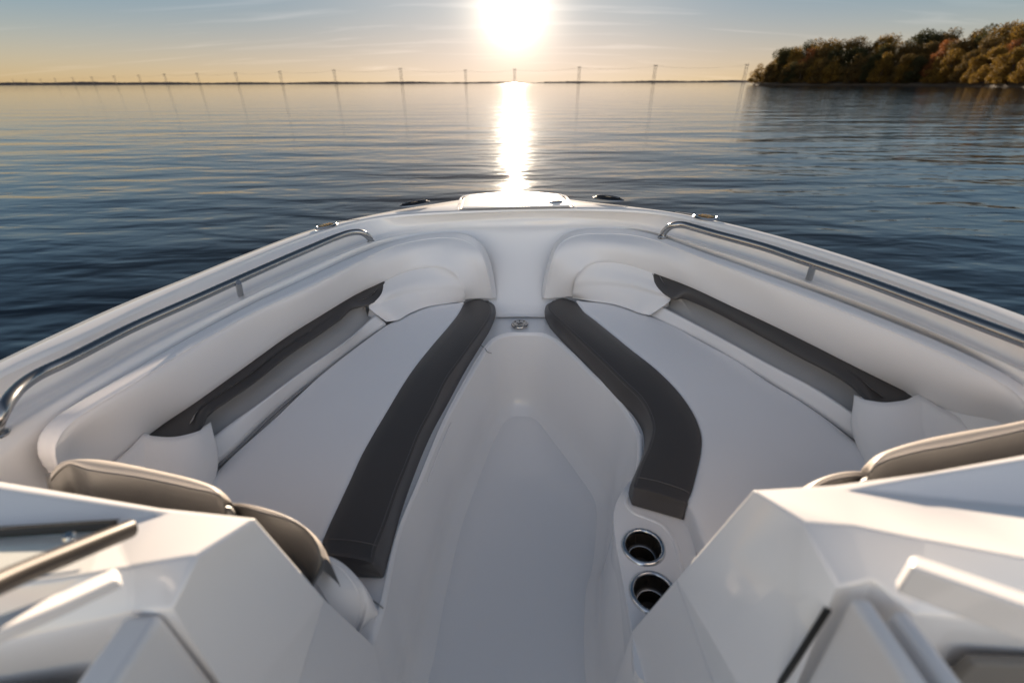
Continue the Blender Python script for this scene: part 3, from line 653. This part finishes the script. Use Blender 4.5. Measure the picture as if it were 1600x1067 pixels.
# dash aft edge of the lit top: from b outboard
t1 = P(205, 885, .53); t2 = P(120, 900, .525); t3 = V3((-1.15, .30, Z(.52)))
lowL = P(205, 960, .57); lL1 = V3((-.75, .31, Z(.60))); lL2 = V3((-1.15, .27, Z(.60))); lL3 = V3((-1.34, .27, Z(.60)))
f4 = V3((-1.34, .64, Z(.55))); q3 = V3((-1.34, .615, Z(.546))); v3 = V3((-1.34, .48, Z(.578))); t4 = V3((-1.34, .29, Z(.52)))
q0, q1, q2 = P(246, 801, .548), P(75, 774, .546), P(-160, 738, .546); v0, v1, v2 = P(176, 824, .556), P(75, 831, .564), P(-160, 846, .575)
down = lambda p, z, dy=0., dx=0.: V3((p.x+dx, p.y+dy, z))
faces = [
 [pk, e1, P(470, 1067, .86), dL, cL, bL],                                  # upper side face
 [e1, e2, V3((-.385, .50, Z(1.575))), V3((-.385, -.3, Z(1.575))), V3((-.400, -.3, e1.z)), P(470, 1067, .86)],
 [pk, q0, f1_], [pk, bL, t1, q0], [q0, t1, v0], [v0, t1, t2, v1], [v1, t2, t3, v2],                 # lit top
 [f1_, q0, q1, f2_], [f2_, q1, q2, f3_], [q0, v0, v1, q1], [q1, v1, v2, q2],            # front rim and the sunk channel behind it
 [bL, cL, lowL, t1], [t1, lowL, lL1, t2], [t2, lL1, lL2, t3], [t3, lL2, lL3, t4],  # aft slope
 [f3_, q2, q3, f4], [q2, v2, v3, q3], [v2, t3, t4, v3], [f3_, f4, down(f4, Z(1.09), .06), down(f3_, Z(1.09), .06)],
 [cL, lowL, down(lowL, Z(1.56), .03), down(cL, Z(1.56), .03)], [lowL, lL1, down(lL1, Z(1.56), .03), down(lowL, Z(1.56), .03)],
 [lL1, lL2, down(lL2, Z(1.56), .03), down(lL1, Z(1.56), .03)], [lL2, lL3, down(lL3, Z(1.56), .03), down(lL2, Z(1.56), .03)],
 [pk, f1_, down(f1_, Z(1.09), .06), down(e2, Z(1.09)), e1],                  # forward bulkhead
 [f1_, f2_, down(f2_, Z(1.09), .06), down(f1_, Z(1.09), .06)], [f2_, f3_, down(f3_, Z(1.09), .06), down(f2_, Z(1.09), .06)],
]
conL = facet('left_console', faces, GEL, .020, 5); conL.name = 'console'; conL.data.name = 'console'
# right
qk = P(1175, 765, .55); bR = PX(1257, 815, .370); cR = PX(1310, 915, .370)
h1 = P(1057, 904, .88); h2 = P(988, 986, 1.06)
dR = V3((.370, cR.y-.01, Z(.80)))
r1, r2, r3 = P(1300, 757, .55), P(1450, 737, .55), P(1680, 695, .55)
s1 = P(1330, 820, .532); s2 = P(1440, 842, .528); s3 = P(1640, 880, .52)
u0 = P(1345, 763, .548); u1 = P(1450, 776, .562); u2 = P(1680, 800, .575); w1 = P(1450, 743, .547); w2 = P(1680, 705, .547)
l0_ = P(1365, 905, .560); l1_ = P(1430, 960, .580); l2_ = V3((.70, .29, Z(.60))); l3_ = V3((1.25, .27, Z(.60))); r4 = V3((1.25, .60, Z(.55))); w3 = V3((1.25, .58, Z(.547))); u3 = V3((1.25, .44, Z(.58))); s4 = V3((1.25, .30, Z(.52)))
hf = V3((.178, .60, Z(1.575)))
faces = [
 [qk, h1, V3((.300, -.3, Z(.88))), V3((.345, .29, Z(.88))), dR, cR, bR],
 [h1, h2, hf, V3((.17, -.3, Z(1.575))), V3((.300, -.3, Z(.88)))],
 [qk, bR, s1, u0], [qk, u0, r1], [u0, s1, s2, u1], [u1, s2, s3, u2], [r1, u0, w1, r2], [r2, w1, w2, r3], [u0, u1, w1], [w1, u1, u2, w2],
 [bR, cR, l0_, s1], [s1, l0_, l1_, s2], [s2, l1_, l2_, s3], [s3, l2_, l3_, s4],
 [r3, w2, w3, r4], [w2, u2, u3, w3], [u2, s3, s4, u3], [r3, r4, down(r4, Z(1.09), .06), down(r3, Z(1.09), .06)],
 [cR, l0_, down(l0_, Z(1.56), .03), down(cR, Z(1.56), .03)], [l0_, l1_, down(l1_, Z(1.56), .03), down(l0_, Z(1.56), .03)],
 [l1_, l2_, down(l2_, Z(1.56), .03), down(l1_, Z(1.56), .03)], [l2_, l3_, down(l3_, Z(1.56), .03), down(l2_, Z(1.56), .03)],
 [qk, r1, down(r1, Z(1.09), .06), down(h2, Z(1.09)), h1],
 [r1, r2, down(r2, Z(1.09), .06), down(r1, Z(1.09), .06)], [r2, r3, down(r3, Z(1.09), .06), down(r2, Z(1.09), .06)],
]
conR = facet('console', faces, GEL, .020, 5)
def box(p0, p1, mb=None):
    (x0, y0, z0), (x1, y1, z1) = p0, p1
    return slab([V3((x0, y0, z1)), V3((x1, y0, z1)), V3((x1, y1, z1)), V3((x0, y1, z1))], z1-z0, mb)
# sliding doors in the right console, with the rubber seal along their forward edge
for (x0, x1, top, yf) in ((.378, .402, .560, .325), (.424, .444, .570, .315)):
    bevel(box((x0, -.35, Z(1.5)), (x1, yf, Z(top))).build('console_door', GEL, boat), .008, 4)
tube([PX(1293, 952, .368), PX(1250, 1020, .366), PX(1219, 1068, .364), PX(1190, 1120, .362)], .0045, 8, n=20).build('door_seal', BLACK, boat)
bevel(box((-.525, -.35, Z(1.5)), (-.475, .335, Z(.560))).build('console_door', GEL, boat), .010, 4)
# dash brows: thick lips that carry the instrument panels
br = bevel(slab([P(1422, 868, .455), P(1432, 866, .455), P(1720, 965, .445), P(1720, 990, .44), P(1424, 884, .45)], .045).build('dash_brow', GEL, boat), .005, 3)
brl = bevel(slab([P(180, 884, .50), P(100, 921, .48), P(0, 958, .46), P(-120, 1002, .44), P(-120, 1040, .44), P(0, 986, .455), P(100, 943, .475), P(184, 903, .495)], .018).build('dash_brow', GEL, boat), .005, 3)
tube([P(176, 914, .515), P(100, 952, .49), P(0, 994, .47), P(-120, 1048, .455)], .0035, 8, n=16).build('brow_gasket', BLACK, boat)
# cockpit floor behind the dash
for x0, x1 in ((-1.33, -.392), (.175, 1.25)):
    box((x0, -.95, Z(1.585)), (x1, .36, Z(1.562))).build('cockpit_sole', FLOOR, boat, smooth=False)
for q in ([(.52, .296, .635), (1.15, .262, .645), (1.15, .277, .93), (.52, .311, .92)], [(-1.12, .257, .66), (-.62, .303, .655), (-.62, .318, .90), (-1.12, .272, .91)]):  # added dark slabs that paint in the recess shade under the brows
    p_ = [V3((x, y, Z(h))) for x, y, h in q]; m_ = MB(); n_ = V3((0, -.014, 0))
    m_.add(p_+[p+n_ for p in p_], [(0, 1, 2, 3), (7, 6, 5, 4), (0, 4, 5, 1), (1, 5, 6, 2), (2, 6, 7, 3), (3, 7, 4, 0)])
    bevel(m_.build('brow_shade_panel', RSHADE, boat, smooth=False), .005, 3)
# windscreen on the left console: base gasket, raked pane, top frame
ga = [P(178, 821, .545), P(90, 827, .55), P(0, 833, .555), P(-160, 845, .565)]
gt = [P(203, 826, .505), P(100, 868, .46), P(0, 910, .425), P(-150, 985, .385)]
ws = MB(); ws.add(*grid([resample(ga, 20), resample(gt, 20)])); wo_ = ws.build('windscreen', GLASS, boat, angle=60)
tube(ga, .0070, 10, n=20).build('gasket', BLACK, wo_)
tube(gt, .0125, 12, n=30).build('top_frame', BRONZE, wo_)
tube(T([(186,812,.52),(120,816,.518),(60,820,.515),(-10,824,.51)]), .0015, 6, n=12).build('gasket_edge', BLACK, wo_)
lathe([(0, .004), (.006, .003), (.0075, 0)], P(108, 838, .512), 16).build('gasket_screw', STEEL, wo_)

# ------------------------------------------------------------------ water
WS = 12000
wm = bpy.data.materials.new('sea_water'); wm.use_nodes = True; n = wm.node_tree.nodes; l = wm.node_tree.links; b = n['Principled BSDF']
b.inputs['Base Color'].default_value = (.006, .011, .020, 1); b.inputs['Roughness'].default_value = .055; b.inputs['IOR'].default_value = 1.333
geo = n.new('ShaderNodeNewGeometry')
def wnoise(sc, det, rot, dist=0.):
    m = n.new('ShaderNodeMapping'); m.inputs['Rotation'].default_value = (0, 0, R(rot)); m.inputs['Scale'].default_value = (sc[0], sc[1], 1)
    l.new(geo.outputs['Position'], m.inputs[0]); z = n.new('ShaderNodeTexNoise'); z.inputs['Scale'].default_value = 1; z.inputs['Detail'].default_value = det
    z.inputs['Roughness'].default_value = .45; z.inputs['Distortion'].default_value = dist; l.new(m.outputs[0], z.inputs['Vector']); return z.outputs['Fac']
def wm_(op, a, c):
    q = n.new('ShaderNodeMath'); q.operation = op
    for i, v in enumerate((a, c)):
        if isinstance(v, (int, float)): q.inputs[i].default_value = v
        else: l.new(v, q.inputs[i])
    return q.outputs[0]
h_ = wm_('ADD', wm_('MULTIPLY', wnoise((.13, .42), 2, 8), .20), wm_('MULTIPLY', wnoise((.75, 2.0), 2.5, -7, .3), .046))
h_ = wm_('ADD', h_, wm_('MULTIPLY', wnoise((2.8, 5.5), 1.5, 12), .0055))
# the bay lies calmer far out; a light breeze ruffles the water off the wooded point
sxyz = n.new('ShaderNodeSeparateXYZ'); l.new(geo.outputs['Position'], sxyz.inputs[0])
dd = wm_('SQRT', wm_('ADD', wm_('MULTIPLY', sxyz.outputs[0], sxyz.outputs[0]), wm_('MULTIPLY', sxyz.outputs[1], sxyz.outputs[1])), 0)
fall = wm_('DIVIDE', 1.0, wm_('ADD', 1.0, wm_('POWER', wm_('DIVIDE', dd, 38.0), 1.15)))
ruf = n.new('ShaderNodeMapRange'); ruf.interpolation_type = 'SMOOTHSTEP'; l.new(wm_('SUBTRACT', sxyz.outputs[0], wm_('MULTIPLY', sxyz.outputs[1], .40)), ruf.inputs['Value'])
ruf.inputs['From Min'].default_value = 0; ruf.inputs['From Max'].default_value = 14; ruf.inputs['To Min'].default_value = 0; ruf.inputs['To Max'].default_value = .55
h_ = wm_('MULTIPLY', h_, wm_('ADD', fall, wm_('MULTIPLY', ruf.outputs[0], wm_('SUBTRACT', 1.0, fall))))
bp = n.new('ShaderNodeBump'); bp.inputs['Strength'].default_value = 1.0; bp.inputs['Distance'].default_value = 1.0
l.new(h_, bp.inputs['Height']); l.new(bp.outputs[0], b.inputs['Normal'])
V = []; Fc = []
ys = [-60, -20, 0, 20, 60, 150, 400, 1000, 3000, 9000]; xs = [-9000, -3000, -1000, -400, -100, 0, 100, 400, 1000, 3000, 9000]
rows = [[V3((x, y, 0)) for x in xs] for y in ys]
wa = MB(); wa.add(*grid(rows)); wobj = wa.build('water', wm); tag(wobj, kind='structure')

# ------------------------------------------------------------------ far shore
rnd = random.Random(4)
FSM = mat('far_wood', (.050, .042, .045), .9, var=(.01, .3))
def world(x, y, D):                       # point on the pixel's bearing at forward distance D
    d = dirw(x-800, 533.5-y); return d*(D/d.y)+cam_loc
def pxh(x, px): return px/ (F/ math.cos(TH)**2)   # radians-ish tangent per pixel near the horizon
top = []; N_ = 700
mbs = MB()
fr = []; bk = []; tp = []
for i in range(N_):
    x = -500+2700*i/(N_-1); az = dirw(x-800, 403); D = 3000.
    px = 3.9-2.6*min(1, max(0, (x-150)/750)) + (0.9 if x > 850 else 0) + .8*math.sin(x*.013)*.5+rnd.random()*.7+.5*math.sin(x*.05+1)
    X = az.x/az.y*D; hgt = max(.6, px)*D/(F/math.cos(TH)**2)*1.0
    fr.append(V3((X, D, -.5))); tp.append(V3((X*1.003, D+8, hgt))); bk.append(V3((X*1.06, D+180, hgt*.95)))
mbs.add(*grid([fr, tp, bk])); tag(mbs.build('far_shore', FSM, angle=180), kind='structure')

# ------------------------------------------------------------------ power pylons across the bay
PYM = mat('weathered_pylon', (.085, .075, .070), .7, var=(.5, .2))
pyl = [(1162,98,126.5),(1021,101,129),(904,104,129.5),(804,107,129.5),(728,108,129.5),(628,105.5,130),(525,108,130.5),(441,110,130.5),(372,112,130.8),(312,113,131),(261,114,131),(221,116,131.2),(182,117,131.3),(147,118.5,131.5),(117,120,131.8),(89,121.5,132),(66,122.5,132),(44,123,132),(23,123.5,132.3)]
PH = 26.0; K = F/math.cos(TH)**2
pm = MB(); wdt = 1.7
tube([(-wdt, 0, -1), (-wdt*.92, 0, PH)], .34, 7, mb=pm)
pmr = MB(); tube([(wdt, 0, -1), (wdt*.92, 0, PH)], .34, 7, mb=pmr)
arm = MB(); box((-3.4, -.2, PH-2.2), (3.4, .2, PH-1.5), arm); arm2 = MB(); box((-2.6, -.15, PH-6.2), (2.6, .15, PH-5.7), arm2)
brc = MB(); brc2 = MB()
tube([(-wdt, 0, PH-19), (wdt, 0, PH-8)], .12, 5, mb=brc); tube([(wdt, .25, PH-19), (-wdt, .25, PH-8)], .12, 5, mb=brc2)
cap_ = MB(); cap2 = MB()
for sx_, c_ in ((-1, cap_), (1, cap2)): box((sx_*wdt-.9, -.9, -1), (sx_*wdt+.9, .9, 1.1), c_)
names = ['first', 'second', 'third', 'fourth', 'fifth', 'sixth', 'seventh', 'eighth', 'ninth', 'tenth', 'eleventh', 'twelfth', 'thirteenth', 'fourteenth', 'fifteenth', 'sixteenth', 'seventeenth', 'eighteenth', 'last']
proto = None; pos = []
for i, (x, yt, yb) in enumerate(pyl):
    hp = (yb-yt)
    D = PH*K/hp*.93; d = dirw(x-800, 533.5-yb); loc = V3((d.x/d.y*D, D, 0))
    if not proto:
        proto = bpy.data.objects.new('power_pylon', None); C.objects.link(proto)
        parts = [('leg', pm), ('leg', pmr), ('cross_arm', arm), ('cross_arm', arm2), ('brace', brc), ('brace', brc2), ('footing', cap_), ('footing', cap2)]
        ch = [m_.build(nm, PYM, proto, angle=40) for nm, m_ in parts]; o = proto
    else:
        o = proto.copy(); C.objects.link(o)
        for c_ in ch:
            k_ = c_.copy(); C.objects.link(k_); k_.parent = o
    o.location = loc; pos.append(loc)
    o.rotation_euler = (0, 0, math.atan2(-loc.x, loc.y)*.7+.25)
    tag(o, f'power line pylon standing in the bay, {names[i]} from the right end of the line' if i else 'tallest looking power line pylon, nearest the wooded point at the right end of the line', 'pylon', 'power pylons crossing the bay')

# sagging cables from pylon to pylon
for sx_, nm in ((-1, 'far side'), (1, 'near side')):
    cb = MB(); pts = []
    for a, b in zip(pos, pos[1:]):
        for k_ in range(8):
            q = a.lerp(b, k_/8); q = q+V3((0, sx_*3.0, PH-2.4-4*3.2*(k_/8)*(1-k_/8))); pts.append(q)
    pts.append(pos[-1]+V3((0, sx_*3.0, PH-2.4)))
    tube(pts, .045, 4, mb=cb); tag(cb.build('power_cable', PYM, angle=60), f'thin sagging cable strung on the {nm} of the power pylons across the bay', 'cable')

# ------------------------------------------------------------------ wooded point on the right
SH = mat('shore_earth', (.045, .034, .024), .9, var=(.05, .3))
def sp(x, D): 
    d = dirw(x-800, 403); return V3((d.x/d.y*D, D, 0))
shore = [sp(1176, 392), sp(1195, 372), sp(1230, 350), sp(1290, 318), sp(1360, 285), sp(1430, 252), sp(1510, 218), sp(1600, 184), sp(1720, 150), sp(1900, 110)]
sr = resample(shore, 90)
rr = random.Random(9)
rows = [setz(sr, -.6), [V3((p.x+rr.uniform(-.6, .6), p.y+rr.uniform(-.6, .6), .45+rr.random()*.3)) for p in sr], [p+V3((4, 6, 1.4+rr.random()*.5)) for p in sr], [p+V3((25, 40, 2.6)) for p in sr], [p+V3((70, 140, 3)) for p in sr], [p+V3((80, 150, -1)) for p in sr]]
mb = MB(); mb.add(*grid(rows)); tag(mb.build('wooded_point_ground', SH, angle=180), kind='structure')

def leafmat(name, cols):
    m = bpy.data.materials.new(name); m.use_nodes = True; n = m.node_tree.nodes; l = m.node_tree.links; b = n['Principled BSDF']
    b.inputs['Roughness'].default_value = .7; b.inputs['Specular IOR Level'].default_value = .2
    oi = n.new('ShaderNodeObjectInfo'); g = n.new('ShaderNodeNewGeometry')
    z = n.new('ShaderNodeTexNoise'); z.inputs['Scale'].default_value = .35; z.inputs['Detail'].default_value = 4; l.new(g.outputs['Position'], z.inputs['Vector'])
    wn = n.new('ShaderNodeMath'); wn.operation = 'ADD'; l.new(z.outputs['Fac'], wn.inputs[0])
    s = n.new('ShaderNodeMath'); s.operation = 'MULTIPLY_ADD'; l.new(g.outputs['Random Per Island'], s.inputs[0]); s.inputs[1].default_value = .5; s.inputs[2].default_value = -.25
    l.new(s.outputs[0], wn.inputs[1])
    r = n.new('ShaderNodeValToRGB'); e = r.color_ramp.elements
    e[0].position = .2; e[0].color = (*cols[0], 1); e[1].position = .8; e[1].color = (*cols[2], 1); q = e.new(.5); q.color = (*cols[1], 1)
    l.new(wn.outputs[0], r.inputs[0]); l.new(r.outputs[0], b.inputs['Base Color'])
    b.inputs['Subsurface Weight'].default_value = 0
    tr = n.new('ShaderNodeBsdfTranslucent'); l.new(r.outputs[0], tr.inputs['Color']); ms = n.new('ShaderNodeMixShader'); ms.inputs[0].default_value = .35
    l.new(b.outputs[0], ms.inputs[1]); l.new(tr.outputs[0], ms.inputs[2]); l.new(ms.outputs[0], n['Material Output'].inputs['Surface'])
    return m
LM = {'dark green': leafmat('leaf_dark_green', ((.018, .022, .010), (.040, .042, .016), (.075, .065, .025))),
      'golden yellow': leafmat('leaf_golden', ((.075, .045, .010), (.165, .10, .020), (.27, .17, .032))),
      'rust orange': leafmat('leaf_rust', ((.09, .035, .015), (.22, .085, .03), (.33, .14, .05))),
      'olive brown': leafmat('leaf_olive', ((.045, .033, .012), (.10, .068, .022), (.19, .12, .035)))}
BARK = mat('bark', (.06, .045, .035), .9, var=(2, .3))
def tree_meshes(seed):
    r = random.Random(seed); H = 14.0
    tb = MB(); lean = r.uniform(-.8, .8)
    def limb(p0, p1, r0, r1):
        V = []; Fc = []
        d = (p1-p0).normalized(); a = d.cross(V3((.3, 1, .1))).normalized(); b_ = d.cross(a)
        for k_, (p, q) in enumerate(((p0, r0), (p0.lerp(p1, .5)+a*.2, (r0+r1)/2), (p1, r1))):
            for s_ in range(6): g_ = s_*math.pi/3; V.append(p+a*(q*math.cos(g_))+b_*(q*math.sin(g_)))
        for k_ in range(2):
            for s_ in range(6): Fc.append((k_*6+s_, k_*6+(s_+1) % 6, k_*6+6+(s_+1) % 6, k_*6+6+s_))
        tb.add(V, Fc)
    limb(V3((0, 0, -.5)), V3((lean, 0, H*.55)), .38, .2)
    lobes = []
    for i in range(15):
        a = r.uniform(0, 6.28); rad = r.uniform(.3, 4.0); z = r.uniform(2.6, H-2.2); rad *= (1.0 if z < H*.6 else .62)
        c_ = V3((math.cos(a)*rad+lean*.6, math.sin(a)*rad, z)); lobes.append((c_, r.uniform(1.3, 2.5)))
        if i < 7: limb(V3((lean*z/H*.8, 0, z*.55)), c_, .14, .05)
    lobes.append((V3((lean, 0, H-2)), 1.9))
    for i in range(9):
        a = i*.7+r.uniform(-.2, .2); rad = r.uniform(2.0, 3.9); lobes.append((V3((math.cos(a)*rad, math.sin(a)*rad, r.uniform(1.0, 3.2))), r.uniform(1.2, 1.9)))
    V = []; Fc = []
    for c_, R_ in lobes:
        for _ in range(int(210*R_)):
            d = V3((r.gauss(0, 1), r.gauss(0, 1), r.gauss(0, .8))).normalized(); q = c_+d*R_*(r.uniform(.55, 1.08)); s_ = r.uniform(.10, .25)
            if q.z < .5: continue
            a_ = V3((r.gauss(0, 1), r.gauss(0, 1), r.gauss(0, 1))).normalized(); b_ = a_.cross(V3((r.gauss(0, 1), r.gauss(0, 1), r.gauss(0, 1)))).normalized()
            k_ = len(V); V += [q-a_*s_, q+b_*s_*.8, q+a_*s_, q-b_*s_*.7]; Fc.append((k_, k_+1, k_+2, k_+3))
    me = bpy.data.meshes.new('crown'); me.from_pydata([tuple(v) for v in V], [], Fc)
    to = tb.build('trunk', BARK); tme = to.data; bpy.data.objects.remove(to)
    return tme, me
TS = 1.55
TM = [tree_meshes(s_) for s_ in range(6)]
r = random.Random(21); kinds = ['dark green', 'golden yellow', 'rust orange', 'olive brown']
cnt = {}
def ordn(i): return ['first', 'second', 'third', 'fourth', 'fifth', 'sixth', 'seventh', 'eighth', 'ninth', 'tenth', 'eleventh', 'twelfth', 'thirteenth', 'fourteenth', 'fifteenth', 'sixteenth', 'seventeenth', 'eighteenth', 'nineteenth', 'twentieth'][i]
crown_cache = {}
ROWS = [('waterside', 30, 5, .58, .80, (.10, .45, .07, .38)), ('middle', 26, 16, .85, 1.05, (.22, .30, .07, .41)), ('skyline', 26, 30, 1.05, 1.30, (.35, .17, .05, .43))]
for rn, cn_, back, s0, s1, wt in ROWS:
    for i in range(cn_):
        t = (i+r.uniform(.25, .75))/cn_; p = sr[min(89, int(t*84)+1)].copy()
        D = p.y
        q = V3((p.x+back*.45+(3 if back > 20 else 0), p.y+back*.75, .6+back*.03)); q += V3((r.uniform(-1.5, 1.5), r.uniform(-3, 3), 0))
        if rn != 'waterside': q.x += 4*(1-t)+2
        kind = r.choices(kinds, wt)[0]; ti = r.randrange(6)
        env = min(1., .55+t*4.5) if rn != 'waterside' else min(1., .7+t*3)
        s_ = r.uniform(s0, s1)*env*TS*(1.05-.37*t)
        if rn == 'skyline' and .40 < t < .48: s_ *= .72
        key = (ti, kind)
        if key not in crown_cache:
            cm = TM[ti][1].copy(); cm.materials.append(LM[kind]); crown_cache[key] = cm
        o = bpy.data.objects.new('tree', None); C.objects.link(o); o.location = q; o.rotation_euler = (0, 0, r.uniform(0, 6.28)); o.scale = (s_*r.uniform(1.0, 1.25), s_*r.uniform(1.0, 1.25), s_)
        for nm, me in (('trunk', TM[ti][0]), ('crown', crown_cache[key])):
            c_ = bpy.data.objects.new(nm, me); C.objects.link(c_); c_.parent = o
        k = (rn, kind); j = cnt.get(k, 0); cnt[k] = j+1
        where = {'waterside': 'at the water edge', 'middle': 'in the middle of the point', 'skyline': 'on the skyline of the point'}[rn]
        tag(o, f'{ordn(j)} {kind} tree from the left {where}', 'tree', 'trees on the wooded point')
